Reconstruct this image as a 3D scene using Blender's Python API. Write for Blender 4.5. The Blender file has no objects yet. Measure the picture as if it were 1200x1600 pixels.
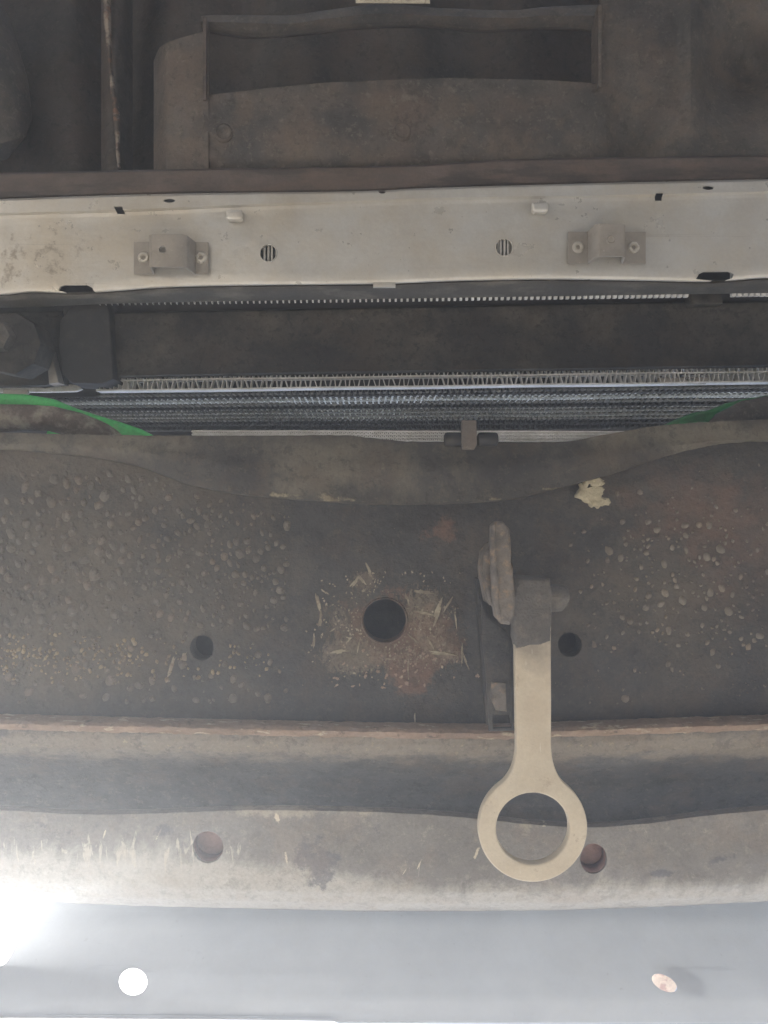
import bpy, bmesh, math, random
import numpy as np
from mathutils import Vector, noise, Matrix

random.seed(7)
S = bpy.context.scene
C = S.collection
PI = math.pi
# ------------------------------------------------------------------ camera
F, CZ = 1188.0, 0.12                      # focal length in photograph pixels; height of the lens above the ground
cam = bpy.data.cameras.new('camera'); cam.sensor_fit = 'HORIZONTAL'; cam.sensor_width = 36
cam.lens = 36 * F / 1200; cam.clip_start = 0.005; cam.clip_end = 500
co = bpy.data.objects.new('camera', cam); C.objects.link(co)
co.location = (0, 0, CZ); co.rotation_euler = (PI, 0, 0)      # on the ground looking straight up, front of the car at the bottom
S.camera = co
# ------------------------------------------------------------------ sky, sun, exposure
SUN_EL = math.radians(50)
sd = Vector((-0.712, 0.702, 0)); sd.normalize()
SUN = Vector((sd.x * math.cos(SUN_EL), sd.y * math.cos(SUN_EL), math.sin(SUN_EL)))
w = bpy.data.worlds.new("World"); S.world = w; w.use_nodes = True
nt = w.node_tree; nt.nodes.clear()
sky = nt.nodes.new('ShaderNodeTexSky'); sky.sky_type = 'NISHITA'; sky.sun_disc = False
sky.sun_elevation = SUN_EL; sky.sun_rotation = math.atan2(SUN.x, SUN.y); sky.dust_density = 2.0
bg = nt.nodes.new('ShaderNodeBackground'); bg.inputs[1].default_value = 0.15
ow = nt.nodes.new('ShaderNodeOutputWorld')
nt.links.new(sky.outputs[0], bg.inputs[0]); nt.links.new(bg.outputs[0], ow.inputs[0])
sl = bpy.data.lights.new('sun', 'SUN'); sl.energy = 4.5; sl.angle = math.radians(0.6); sl.color = (1, 0.955, 0.88)
so = bpy.data.objects.new('sun', sl); C.objects.link(so); so.location = (0, 3, 5)
so.rotation_euler = SUN.to_track_quat('Z', 'Y').to_euler()
S.view_settings.view_transform = 'Standard'; S.view_settings.look = 'None'
S.view_settings.exposure = 1.22; S.view_settings.gamma = 1
cy = S.cycles
cy.max_bounces = 7; cy.diffuse_bounces = 5; cy.glossy_bounces = 3; cy.volume_bounces = 1
cy.use_denoising = True
try: cy.denoiser = 'OPENIMAGEDENOISE'
except Exception: pass
cy.sample_clamp_indirect = 6
cy.caustics_reflective = False; cy.caustics_refractive = False
GLARE_HAZE = 0.22

# ------------------------------------------------------------------ helpers
def W(px, py, d):                          # a pixel of the photograph at d metres from the lens
    return Vector(((px - 600) / F * d, (py - 800) / F * d, CZ + d))
def fbm(v, o=3): return noise.fractal(v, 1.0, 2.0, o)

def hermite(pts):
    xs = np.array([p[0] for p in pts], float); ys = np.array([p[1] for p in pts], float)
    if len(xs) < 3: return lambda x: float(np.interp(x, xs, ys))
    h = np.diff(xs); s = np.diff(ys) / h; m = np.zeros(len(xs))
    for i in range(1, len(xs) - 1):
        m[i] = 0 if s[i-1] * s[i] <= 0 else 2 * s[i-1] * s[i] / (s[i-1] + s[i])
    m[0] = s[0]; m[-1] = s[-1]
    def f(x):
        if x <= xs[0]: return float(ys[0] + m[0] * (x - xs[0]) * .5)
        if x >= xs[-1]: return float(ys[-1] + m[-1] * (x - xs[-1]) * .5)
        i = int(np.searchsorted(xs, x) - 1); t = (x - xs[i]) / h[i]
        return float(ys[i] * (2*t**3 - 3*t*t + 1) + m[i] * h[i] * (t**3 - 2*t*t + t) + ys[i+1] * (3*t*t - 2*t**3) + m[i+1] * h[i] * (t**3 - t*t))
    return f
def cur(y, d):                             # a line across the car: y and d are numbers or (px, value) lists
    fy = hermite(y) if isinstance(y, (list, tuple)) else (lambda x, v=y: v)
    fd = hermite(d) if isinstance(d, (list, tuple)) else (lambda x, v=d: v)
    return fy, fd

def link(name, me, mat, parent=None):
    o = bpy.data.objects.new(name, me); C.objects.link(o)
    if mat is not None and not me.materials: me.materials.append(mat)
    if parent is not None:
        o.parent = parent
        at = parent.location.copy(); q = parent.parent
        while q: at += q.location; q = q.parent
        me.transform(Matrix.Translation(-at))
    return o
def smooth(me, ang=32):
    me.polygons.foreach_set('use_smooth', [True] * len(me.polygons)); me.set_sharp_from_angle(angle=math.radians(ang))

def loft_mesh(rows, x0, x1, nx, sub=3, th=.003, dfun=None, jag=0):
    """A pressed sheet with thickness: rows are cur() lines from top to bottom of the photograph."""
    if x1 - x0 > 1500: nx = int(nx * 1.3)
    P = []
    prof = []
    for k in range(len(rows) - 1):
        for j in range(sub): prof.append((k, j / sub))
    prof.append((len(rows) - 2, 1.0))
    xs = np.linspace(x0, x1, nx)
    for k, t in prof:
        line = []
        for x in xs:
            a, b = rows[k], rows[k+1]
            y = a[0](x) * (1-t) + b[0](x) * t; d = a[1](x) * (1-t) + b[1](x) * t
            if jag: y += jag * fbm(Vector((x * .05, k * 9.1 + t, 2)))
            if dfun: d += dfun(x, y)
            line.append(W(x, y, d))
        P.append(line)
    nr, nc = len(P), nx
    vs = [v for r in P for v in r] + [v + Vector((0, 0, th)) for r in P for v in r]
    N = nr * nc; idx = lambda r, c: r * nc + c
    fs = []
    for r in range(nr - 1):
        for c in range(nc - 1):
            a, b, e, f = idx(r, c), idx(r, c+1), idx(r+1, c+1), idx(r+1, c)
            fs.append((a, b, e, f)); fs.append((f + N, e + N, b + N, a + N))
    for c in range(nc - 1):
        fs.append((idx(0, c+1), idx(0, c), idx(0, c) + N, idx(0, c+1) + N))
        fs.append((idx(nr-1, c), idx(nr-1, c+1), idx(nr-1, c+1) + N, idx(nr-1, c) + N))
    for r in range(nr - 1):
        fs.append((idx(r, 0), idx(r+1, 0), idx(r+1, 0) + N, idx(r, 0) + N))
        fs.append((idx(r+1, nc-1), idx(r, nc-1), idx(r, nc-1) + N, idx(r+1, nc-1) + N))
    me = bpy.data.meshes.new('sheet'); me.from_pydata([tuple(v) for v in vs], [], fs)
    bm = bmesh.new(); bm.from_mesh(me); bmesh.ops.recalc_face_normals(bm, faces=bm.faces); bm.to_mesh(me); bm.free()
    return me

def cut(me, cutters):
    """Real holes: subtract the cutter meshes and drop them."""
    o = bpy.data.objects.new('work', me); C.objects.link(o); tmp = []
    for cm in cutters:
        c = bpy.data.objects.new('cut', cm); C.objects.link(c); tmp.append(c)
        m = o.modifiers.new('b', 'BOOLEAN'); m.operation = 'DIFFERENCE'; m.solver = 'MANIFOLD'; m.object = c
    dg = bpy.context.evaluated_depsgraph_get()
    out = bpy.data.meshes.new_from_object(o.evaluated_get(dg))
    for c in tmp + [o]: bpy.data.objects.remove(c)
    out.materials.clear(); out.polygons.foreach_set('material_index', [0] * len(out.polygons))
    return out
def ray_prism(pts, d0, d1):
    """Cutter for a hole drilled square to a sheet that leans: it widens along the line of sight."""
    bm = bmesh.new(); a = [bm.verts.new(W(x, y, d0)) for x, y in pts]; b = [bm.verts.new(W(x, y, d1)) for x, y in pts]
    n = len(pts); bm.faces.new(a); bm.faces.new(list(reversed(b)))
    for i in range(n): bm.faces.new((a[i], b[i], b[(i+1) % n], a[(i+1) % n]))
    bmesh.ops.recalc_face_normals(bm, faces=bm.faces)
    me = bpy.data.meshes.new('prism'); bm.to_mesh(me); bm.free(); return me
def prism(pts, d0, d1):
    """Closed prism along the lens axis from an outline in pixels taken at the mean depth."""
    dm = (d0 + d1) / 2; bm = bmesh.new()
    a = [bm.verts.new((*W(x, y, dm).xy, CZ + d0)) for x, y in pts]; b = [bm.verts.new((*W(x, y, dm).xy, CZ + d1)) for x, y in pts]
    n = len(pts); bm.faces.new(a); bm.faces.new(list(reversed(b)))
    for i in range(n): bm.faces.new((a[i], b[i], b[(i+1) % n], a[(i+1) % n]))
    bmesh.ops.recalc_face_normals(bm, faces=bm.faces)
    me = bpy.data.meshes.new('prism'); bm.to_mesh(me); bm.free(); return me
def ell(px, py, rx, ry, n=36, ph=0, wob=0):
    return [(px + rx * (1 + wob * fbm(Vector((math.cos(2*PI*i/n) * 2 + px, math.sin(2*PI*i/n) * 2, 5)))) * math.cos(2*PI*i/n + ph),
             py + ry * (1 + wob * fbm(Vector((math.cos(2*PI*i/n) * 2, math.sin(2*PI*i/n) * 2 + py, 9)))) * math.sin(2*PI*i/n + ph)) for i in range(n)]
def holecut(px, py, rx, ry, d): return prism(ell(px, py, rx, ry), d - .03, d + .03)

def plate_mesh(outlines, d, th, bevel=.0006, dfun=None, seg=2):
    """A flat plate from outlines in pixels at depth d, holes included, edges rounded; dfun bends it."""
    cu = bpy.data.curves.new('plate', 'CURVE'); cu.dimensions = '2D'; cu.fill_mode = 'BOTH'
    cu.extrude = th / 2 - bevel; cu.bevel_depth = bevel; cu.bevel_resolution = seg; cu.offset = -bevel
    for ol in outlines:
        sp = cu.splines.new('POLY'); sp.points.add(len(ol) - 1); sp.use_cyclic_u = True
        for i, (x, y) in enumerate(ol):
            v = W(x, y, d); sp.points[i].co = (v.x, v.y, 0, 1)
    o = bpy.data.objects.new('work', cu); C.objects.link(o)
    me = bpy.data.meshes.new_from_object(o.evaluated_get(bpy.context.evaluated_depsgraph_get()))
    bpy.data.objects.remove(o)
    for v in me.vertices:
        v.co.z += CZ + d + th / 2
        if dfun:
            s = d / max(.01, d); v.co.z += dfun(v.co.x, v.co.y)
    bm = bmesh.new(); bm.from_mesh(me); bmesh.ops.remove_doubles(bm, verts=bm.verts, dist=1e-6)
    bmesh.ops.recalc_face_normals(bm, faces=bm.faces); bm.to_mesh(me); bm.free()
    me.materials.clear(); smooth(me, 40)
    return me

def tube_mesh(pts, r, n=14, caps=True, rough=0, sq=1.0):
    """Round bar through world points; r a number or one radius per point; sq flattens it in depth."""
    rs = r if isinstance(r, (list, tuple)) else [r] * len(pts)
    bm = bmesh.new(); rings = []; up = None
    for i, p in enumerate(pts):
        t = (pts[min(i+1, len(pts)-1)] - pts[max(i-1, 0)]).normalized()
        a = Vector((0, 0, 1)) if abs(t.z) < .9 else Vector((1, 0, 0))
        u = t.cross(a).normalized(); v = u.cross(t).normalized(); ring = []
        for k in range(n):
            an = 2 * PI * k / n; rr = rs[i]
            q = p + u * math.cos(an) * rr + v * math.sin(an) * rr * sq
            if rough: q += (q - p).normalized() * rough * fbm(q * 120)
            ring.append(bm.verts.new(q))
        rings.append(ring)
    for a, b in zip(rings, rings[1:]):
        for k in range(n): bm.faces.new((a[k], a[(k+1) % n], b[(k+1) % n], b[k]))
    if caps: bm.faces.new(list(reversed(rings[0]))); bm.faces.new(rings[-1])
    bmesh.ops.recalc_face_normals(bm, faces=bm.faces)
    me = bpy.data.meshes.new('tube'); bm.to_mesh(me); bm.free(); smooth(me, 40); return me
def lathe_mesh(c, prof, n=20, axis='z', caps=True):
    """prof: (radius, depth offset towards the lens negative)."""
    bm = bmesh.new(); rings = []
    for r, z in prof:
        ring = []
        for k in range(n):
            a = 2 * PI * k / n
            off = (r * math.cos(a), r * math.sin(a), z) if axis == 'z' else (z, r * math.cos(a), r * math.sin(a))
            ring.append(bm.verts.new(c + Vector(off)))
        rings.append(ring)
    for a, b in zip(rings, rings[1:]):
        for k in range(n): bm.faces.new((a[k], a[(k+1) % n], b[(k+1) % n], b[k]))
    if caps: bm.faces.new(rings[0]); bm.faces.new(list(reversed(rings[-1])))
    bmesh.ops.recalc_face_normals(bm, faces=bm.faces)
    me = bpy.data.meshes.new('lathe'); bm.to_mesh(me); bm.free(); smooth(me, 35); return me
def box_mesh(lo, hi, bev=0):
    bm = bmesh.new(); bmesh.ops.create_cube(bm, size=1)
    lo, hi = Vector(lo), Vector(hi)
    for v in bm.verts: v.co = Vector([(lo[i] + hi[i]) / 2 + v.co[i] * (hi[i] - lo[i]) for i in range(3)])
    if bev: bmesh.ops.bevel(bm, geom=bm.edges[:], offset=bev, segments=2, affect='EDGES', profile=.5)
    me = bpy.data.meshes.new('box'); bm.to_mesh(me); bm.free(); smooth(me, 30); return me
def roughen(me, amp, sc=150, seed=0, cuts=0):
    if cuts:
        bm = bmesh.new(); bm.from_mesh(me); bmesh.ops.subdivide_edges(bm, edges=bm.edges[:], cuts=cuts, use_grid_fill=True); bm.to_mesh(me); bm.free()
    me.update(); ns = [v.normal.copy() for v in me.vertices]
    for v, n_ in zip(me.vertices, ns): v.co += n_ * amp * fbm(v.co * sc + Vector((seed, seed, 0)), 4)
    me.polygons.foreach_set('use_smooth', [True] * len(me.polygons)); return me

def tag(o, label, cat, group=None):
    o['label'] = label; o['category'] = cat
    if group: o['group'] = group
    return o
def thing(name, label, cat, loc, group=None):
    o = bpy.data.objects.new(name, None); o.empty_display_size = .02; C.objects.link(o); o.location = loc
    return tag(o, label, cat, group)

# ------------------------------------------------------------------ materials
def NN(nt, t, **k):
    n = nt.nodes.new(t)
    for a, b in k.items(): setattr(n, a, b)
    return n
def surf(name, base, layers=(), rough=.6, metal=0, bumps=((900, .00025), (150, .0006)), spec=.35, rvar=.15, speck=.45, var=.3, grit=0):
    """Base colour with noise-edged layers. A layer: col, sc, lo, hi, st (stretch), bias, regs [(px, py, rx, ry, d, weight)], rough, amt."""
    m = bpy.data.materials.new(name); m.use_nodes = True; nt = m.node_tree; L = nt.links
    bs = nt.nodes['Principled BSDF']; geo = NN(nt, 'ShaderNodeNewGeometry'); P = geo.outputs['Position']
    layers = list(layers)
    if grit:     # dirt specks and clean flecks with crisp edges
        lum = sum(base) / 3
        layers += [dict(col=tuple(c * .42 for c in base), sc=120, rg=.75, lo=.535, hi=.60, amt=.65 * grit, h=-.0002), dict(col=(lum * 2.1, lum * 1.95, lum * 1.6), sc=170, rg=.78, lo=.56, hi=.61, amt=.7 * grit, h=.0002),
                   dict(col=(lum * 1.7, lum * 1.35, lum * 1.05), sc=30, rg=.72, lo=.51, hi=.60, amt=.55 * grit)]
    def mth(op, a, b=None, clamp=False):
        n = NN(nt, 'ShaderNodeMath', operation=op, use_clamp=clamp)
        for i, v in enumerate((a, b)):
            if v is None: continue
            if isinstance(v, (int, float)): n.inputs[i].default_value = v
            else: L.new(v, n.inputs[i])
        return n.outputs[0]
    def nz(sc, st=(1, 1, 1), det=6, rgh=.6, dist=0, off=0):
        mp = NN(nt, 'ShaderNodeMapping'); mp.inputs['Scale'].default_value = st; mp.inputs['Location'].default_value = (off, off * .7, 0)
        L.new(P, mp.inputs[0]); n = NN(nt, 'ShaderNodeTexNoise'); n.inputs['Scale'].default_value = sc
        n.inputs['Detail'].default_value = det; n.inputs['Roughness'].default_value = rgh; n.inputs['Distortion'].default_value = dist
        L.new(mp.outputs[0], n.inputs['Vector']); return n.outputs['Fac']
    # broad tonal variation of the base
    mx = NN(nt, 'ShaderNodeMix', data_type='RGBA'); b2 = tuple(min(1, c * (1 + var)) for c in base); b1 = tuple(c * (1 - var) for c in base)
    mx.inputs[6].default_value = (*b1, 1); mx.inputs[7].default_value = (*b2, 1)
    mr = NN(nt, 'ShaderNodeMapRange'); mr.inputs[1].default_value = .3; mr.inputs[2].default_value = .7
    L.new(nz(28, det=8, rgh=.65), mr.inputs[0]); L.new(mr.outputs[0], mx.inputs[0])
    col = mx.outputs[2]
    r = mth('MULTIPLY_ADD', nz(60, off=3), rvar * 2); r.node.inputs[2].default_value = rough - rvar
    hts = []
    for k, ly in enumerate(layers):
        v = nz(ly.get('sc', 60), ly.get('st', (1, 1, 1)), ly.get('det', 7), ly.get('rg', .62), ly.get('dist', 0), 1.7 * k + 5)
        v = mth('ADD', v, ly.get('bias', 0.0))
        for (px, py, rx, ry, d, wt, *an) in ly.get('regs', ()):
            c = W(px, py, d); mp = NN(nt, 'ShaderNodeMapping', vector_type='POINT')
            sx, sy = F / (rx * d), F / (ry * d)
            mp.vector_type = 'TEXTURE'; mp.inputs['Location'].default_value = (c.x, c.y, 0)
            mp.inputs['Rotation'].default_value = (0, 0, math.radians(an[0]) if an else 0); mp.inputs['Scale'].default_value = (1 / sx, 1 / sy, 1e6)
            L.new(P, mp.inputs[0]); ln = NN(nt, 'ShaderNodeVectorMath', operation='LENGTH'); L.new(mp.outputs[0], ln.inputs[0])
            g = mth('SUBTRACT', 1.0, ln.outputs['Value'], True)
            v = mth('ADD', v, mth('MULTIPLY', g, wt))
        mr = NN(nt, 'ShaderNodeMapRange'); mr.inputs[1].default_value = ly['lo']; mr.inputs[2].default_value = ly['hi']; mr.inputs[4].default_value = ly.get('amt', 1)
        L.new(v, mr.inputs[0]); f = mr.outputs[0]
        mx = NN(nt, 'ShaderNodeMix', data_type='RGBA'); L.new(f, mx.inputs[0]); L.new(col, mx.inputs[6]); mx.inputs[7].default_value = (*ly['col'], 1)
        col = mx.outputs[2]
        if 'rough' in ly:
            q = NN(nt, 'ShaderNodeMix', data_type='FLOAT'); L.new(f, q.inputs[0]); L.new(r, q.inputs[2]); q.inputs[3].default_value = ly['rough']; r = q.outputs[0]
        if ly.get('h'): hts.append((f, ly['h']))
    # fine speckle
    sp = NN(nt, 'ShaderNodeMix', data_type='RGBA', blend_type='MULTIPLY'); sp.inputs[0].default_value = speck
    rp = NN(nt, 'ShaderNodeMapRange'); rp.inputs[1].default_value = .25; rp.inputs[2].default_value = .75; rp.inputs[3].default_value = .6; rp.inputs[4].default_value = 1.35
    rp.clamp = False
    L.new(nz(420, det=5, rgh=.7, off=9), rp.inputs[0]); L.new(col, sp.inputs[6]); L.new(rp.outputs[0], sp.inputs[7]); col = sp.outputs[2]
    L.new(col, bs.inputs['Base Color']); L.new(r, bs.inputs['Roughness'])
    bs.inputs['Metallic'].default_value = metal; bs.inputs['Specular IOR Level'].default_value = spec
    nrm = None
    for sc, ds in list(bumps):
        b = NN(nt, 'ShaderNodeBump'); b.inputs['Strength'].default_value = 1; b.inputs['Distance'].default_value = ds
        L.new(nz(sc, det=5, off=2), b.inputs['Height'])
        if nrm: L.new(nrm, b.inputs['Normal'])
        nrm = b.outputs[0]
    for f, hgt in hts:
        b = NN(nt, 'ShaderNodeBump'); b.inputs['Distance'].default_value = hgt; L.new(f, b.inputs['Height'])
        if nrm: L.new(nrm, b.inputs['Normal'])
        nrm = b.outputs[0]
    if nrm: L.new(nrm, bs.inputs['Normal'])
    return m

DUST, OCHRE, RUST, PINK = (.20, .185, .15), (.42, .36, .24), (.15, .075, .05), (.26, .175, .135)
GREY = (.085, .082, .080)
M = {}
M['web'] = surf('dusty_crossmember', (.050, .051, .052), [
    dict(col=(.125, .110, .088), sc=22, lo=.42, hi=.75, bias=-.1, amt=.8, rg=.7, regs=[(120, 880, 380, 260, .52, .35), (60, 1010, 300, 120, .52, .3), (1040, 900, 260, 260, .52, .2), (350, 720, 700, 70, .52, .3)]),
    dict(col=(.13, .088, .07), sc=60, lo=.48, hi=.8, bias=-.2, amt=.75, regs=[(1060, 790, 260, 110, .52, .38), (1130, 880, 140, 220, .52, .3)]),
    dict(col=(.17, .105, .078), sc=110, lo=.48, hi=.62, bias=-.25, amt=.8, rg=.78, regs=[(610, 985, 140, 110, .52, .5), (645, 1050, 50, 90, .52, .5), (690, 1010, 80, 70, .52, .3), (690, 830, 60, 50, .52, .4)]),
    dict(col=(.25, .215, .165), sc=190, lo=.55, hi=.60, bias=-.245, st=(1.3, .7, 1), dist=1.5, rg=.8, amt=.5, regs=[(675, 945, 80, 80, .52, .42), (520, 980, 70, 110, .52, .30), (570, 905, 40, 34, .52, .42), (600, 970, 100, 90, .52, .25), (690, 1025, 80, 50, .52, .45), (565, 1035, 100, 45, .52, .45), (120, 1040, 260, 70, .52, .22)], h=.0002),
    dict(col=(.50, .44, .33), sc=420, lo=.66, hi=.74, bias=-.12, regs=[(600, 970, 250, 200, .52, .10)], amt=.7),
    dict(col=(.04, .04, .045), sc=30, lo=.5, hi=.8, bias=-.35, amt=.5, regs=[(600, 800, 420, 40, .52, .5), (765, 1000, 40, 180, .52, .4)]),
], rough=.62, bumps=((1100, .0003), (260, .0008), (60, .0018)), speck=.6, grit=.6)
M['lip'] = surf('dusty_upper_lip', (.060, .058, .054), [
    dict(col=(.15, .138, .11), sc=26, lo=.45, hi=.62, rg=.75, st=(1, .5, 1), bias=-.08, amt=.8, regs=[(520, 730, 120, 60, .5, .35), (100, 690, 360, 40, .5, .3), (1120, 680, 240, 40, .5, .3)]),
    dict(col=(.30, .27, .19), sc=90, lo=.55, hi=.68, bias=-.35, amt=.9, regs=[(440, 774, 170, 14, .5, .55), (590, 784, 160, 12, .5, .45), (770, 780, 120, 11, .5, .5), (860, 764, 90, 10, .5, .5), (600, 730, 30, 60, .5, .4), (500, 690, 120, 16, .5, .35)], h=.0003),
    dict(col=(.038, .038, .04), sc=34, lo=.5, hi=.66, bias=-.06, rg=.75, amt=.8, regs=[(380, 735, 130, 40, .5, .2), (760, 740, 140, 50, .5, .25)])],
    rough=.7, bumps=((900, .0002), (160, .0007)), grit=.8)
M['recess'] = surf('dusty_channel', (.12, .12, .12), [
    dict(col=(.25, .225, .19), sc=70, lo=.42, hi=.62, st=(.6, 1, 1), bias=-.2, rg=.75, regs=[(600, 1158, 6000, 46, .52, .45)], amt=.9),
    dict(col=OCHRE, sc=220, lo=.6, hi=.7, bias=-.2, regs=[(600, 1158, 6000, 40, .52, .24)], amt=.7, h=.0003)], rough=.6, grit=.6)
M['seam'] = surf('rusty_seam', (.29, .22, .17), [
    dict(col=(.27, .195, .155), sc=70, lo=.48, hi=.62, st=(.5, 1, 1), amt=.7), dict(col=(.55, .48, .36), sc=190, lo=.58, hi=.66, st=(.35, 1, 1), amt=.9, h=.0005),
    dict(col=(.06, .05, .045), sc=120, lo=.6, hi=.7, amt=.7)], rough=.75, bumps=((700, .0005), (200, .001)))
M['rail'] = surf('scuffed_rail', (.20, .195, .185), [
    dict(col=(.44, .43, .40), sc=26, lo=.38, hi=.68, dist=.8, st=(1.2, .7, 1), bias=-.22, rg=.75, amt=.9, regs=[(120, 1385, 480, 90, .5, .75), (330, 1400, 500, 60, .5, .4), (700, 1425, 3000, 60, .5, .4), (1050, 1400, 400, 50, .5, .2)], rough=.45),  # pale lower left: brightness near the sun put into the colour
    dict(col=(.42, .385, .32), sc=50, lo=.54, hi=.66, bias=-.12, rg=.8, st=(1, .8, 1), amt=.7, regs=[(840, 1290, 900, 26, .5, .12), (450, 1268, 200, 14, .5, .35), (1000, 1330, 300, 60, .5, .08), (640, 1350, 120, 60, .5, .12)]),
    dict(col=(.50, .48, .42), sc=90, lo=.60, hi=.66, dist=.8, st=(2.4, .5, 1), bias=-.17, amt=.9, regs=[(200, 1330, 380, 50, .5, .30), (640, 1355, 80, 50, .5, .22)], h=.0001),
    dict(col=(.60, .55, .44), sc=200, lo=.55, hi=.62, bias=-.3, rg=.8, amt=.9, regs=[(434, 1278, 9, 22, .5, .6, -25), (745, 1332, 6, 24, .5, .6, 20), (165, 1300, 3, 30, .5, .5, 18), (250, 1300, 4, 34, .5, .5, 25), (655, 1350, 3, 30, .5, .5, 25), (630, 1365, 3, 34, .5, .5, 28), (850, 1290, 40, 6, .5, .4, -14), (448, 1340, 5, 50, .5, .5, -6)]),
    dict(col=(.105, .11, .125), sc=60, lo=.48, hi=.56, bias=-.24, rg=.75, amt=.75, regs=[(495, 1345, 70, 60, .5, .48), (590, 1300, 120, 40, .5, .2), (1035, 1362, 40, 14, .5, .5), (1130, 1340, 60, 14, .5, .4, -14), (80, 1290, 200, 30, .5, .25), (255, 1296, 26, 20, .5, .4)])],
    rough=.5, bumps=((1000, .0002), (200, .0006)), var=.15, grit=.35)
M['bumper'] = surf('light_grey_plastic', (.78, .81, .83), [dict(col=(.68, .74, .80), sc=4, lo=.4, hi=.7, amt=.4), dict(col=(.82, .81, .78), sc=6, lo=.5, hi=.8, amt=.4), dict(col=(.5, .5, .5), sc=240, det=3, lo=.68, hi=.76, amt=.5), dict(col=(.45, .47, .5), sc=25, st=(.15, 3, 1), lo=.66, hi=.72, amt=.35)],
    rough=.35, spec=.5, bumps=((18, .0002),), speck=.06, var=.06)
nt = M['bumper'].node_tree; bs_ = nt.nodes['Principled BSDF']        # thin plastic: daylight on its outer face glows through
tl = nt.nodes.new('ShaderNodeBsdfTranslucent'); tl.inputs[0].default_value = (.86, .89, .92, 1); mxs = nt.nodes.new('ShaderNodeMixShader'); mxs.inputs[0].default_value = .20
nt.links.new(bs_.outputs[0], mxs.inputs[1]); nt.links.new(tl.outputs[0], mxs.inputs[2]); nt.links.new(mxs.outputs[0], nt.nodes['Material Output'].inputs['Surface'])
M['alu'] = surf('dusty_aluminium', (.67, .67, .645), [
    dict(col=(.58, .50, .37), sc=18, lo=.4, hi=.75, amt=.6, regs=[(80, 390, 320, 120, .6, .25)]),  # warm patches at the left end: sunlight put into the colour
    dict(col=(.26, .22, .17), sc=90, lo=.60, hi=.72, bias=-.10, amt=.75, rg=.75, regs=[(70, 390, 240, 100, .6, .17), (25, 430, 110, 60, .6, .12)]),
    dict(col=(.44, .41, .35), sc=12, rg=.7, lo=.5, hi=.75, amt=.5), dict(col=(.30, .24, .18), sc=200, rg=.8, lo=.55, hi=.7, bias=-.32, amt=.8, regs=[(188, 330, 26, 14, .6, .4), (265, 316, 20, 10, .6, .4), (1106, 296, 22, 10, .6, .4), (1029, 309, 20, 12, .6, .4), (120, 446, 60, 12, .6, .4), (1116, 424, 50, 12, .6, .35), (597, 302, 24, 10, .6, .5), (268, 432, 70, 10, .6, .3), (948, 416, 70, 10, .6, .3), (365, 326, 24, 10, .6, .3)]),
    dict(col=(.42, .40, .36), sc=40, st=(.08, 4, 1), lo=.66, hi=.72, amt=.5),
    dict(col=(.30, .27, .22), sc=520, det=2, lo=.72, hi=.78, amt=.7),
    dict(col=(.72, .71, .68), sc=60, st=(.2, 2.5, 1), lo=.55, hi=.75, amt=.35)], rough=.32, metal=.35, spec=.5, bumps=((900, .00004), (60, .0003), (14, .0012)), var=.05, speck=.15)
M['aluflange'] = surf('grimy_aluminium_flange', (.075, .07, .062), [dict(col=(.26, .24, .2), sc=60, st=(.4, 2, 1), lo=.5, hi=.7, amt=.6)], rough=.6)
M['bracket'] = surf('zinc_bracket', (.38, .355, .32), [dict(col=(.27, .24, .21), sc=120, lo=.5, hi=.7, amt=.6), dict(col=(.62, .6, .55), sc=300, lo=.62, hi=.72, amt=.6)], rough=.38, metal=.2, bumps=((900, .00006),), var=.1, speck=.2)
M['rivet'] = surf('bright_rivet', (.72, .69, .62), [], rough=.28, metal=.5, bumps=(), var=.05)
M['black'] = surf('dusty_black_rubber', (.036, .035, .034), [
    dict(col=(.13, .118, .098), sc=20, lo=.44, hi=.66, amt=.8, bias=-.02, rg=.72, regs=[(600, 490, 1500, 22, .64, .1), (500, 520, 200, 50, .64, .08)]),
    dict(col=(.24, .21, .17), sc=60, lo=.60, hi=.70, amt=.7, bias=-.05, rg=.8, regs=[(600, 484, 1500, 10, .64, .1), (540, 510, 90, 30, .64, .14), (210, 510, 60, 30, .64, .12)])], rough=.72, bumps=((1000, .00015), (150, .0005)), grit=1)
M['blackplastic'] = surf('black_plastic', (.028, .029, .032), [dict(col=(.10, .095, .08), sc=50, lo=.5, hi=.8, amt=.7)], rough=.55, bumps=((500, .0002),))
M['finbright'] = surf('bright_aluminium_fin', (.86, .86, .82), [dict(col=(.55, .55, .48), sc=130, lo=.55, hi=.72, amt=.7)], rough=.4, metal=.0, bumps=())  # pale base also carries the sunlit look of the fins
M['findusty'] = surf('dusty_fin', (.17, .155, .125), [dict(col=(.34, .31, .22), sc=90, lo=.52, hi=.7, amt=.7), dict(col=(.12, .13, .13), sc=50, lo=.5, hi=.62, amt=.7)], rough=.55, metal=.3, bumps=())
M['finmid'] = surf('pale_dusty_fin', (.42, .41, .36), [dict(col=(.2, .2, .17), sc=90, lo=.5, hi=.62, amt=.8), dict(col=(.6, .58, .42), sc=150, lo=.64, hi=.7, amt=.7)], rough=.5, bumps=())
M['finshade'] = surf('shaded_fin', (.05, .046, .04), [], rough=.6, metal=.2, bumps=())
M['green'] = surf('green_coated_strap', (.09, .60, .17), [dict(col=(.05, .28, .09), sc=60, lo=.5, hi=.75, amt=.5), dict(col=(.30, .45, .26), sc=120, lo=.6, hi=.75, amt=.5)], rough=.5, bumps=((300, .0004),))
M['green_shaded'] = surf('shaded_green_coating', (.05, .24, .09), [dict(col=(.10, .12, .08), sc=60, lo=.48, hi=.7, amt=.7)], rough=.5, bumps=((300, .0004),))  # darker copy of the green: shade at the right put into its colour
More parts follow.
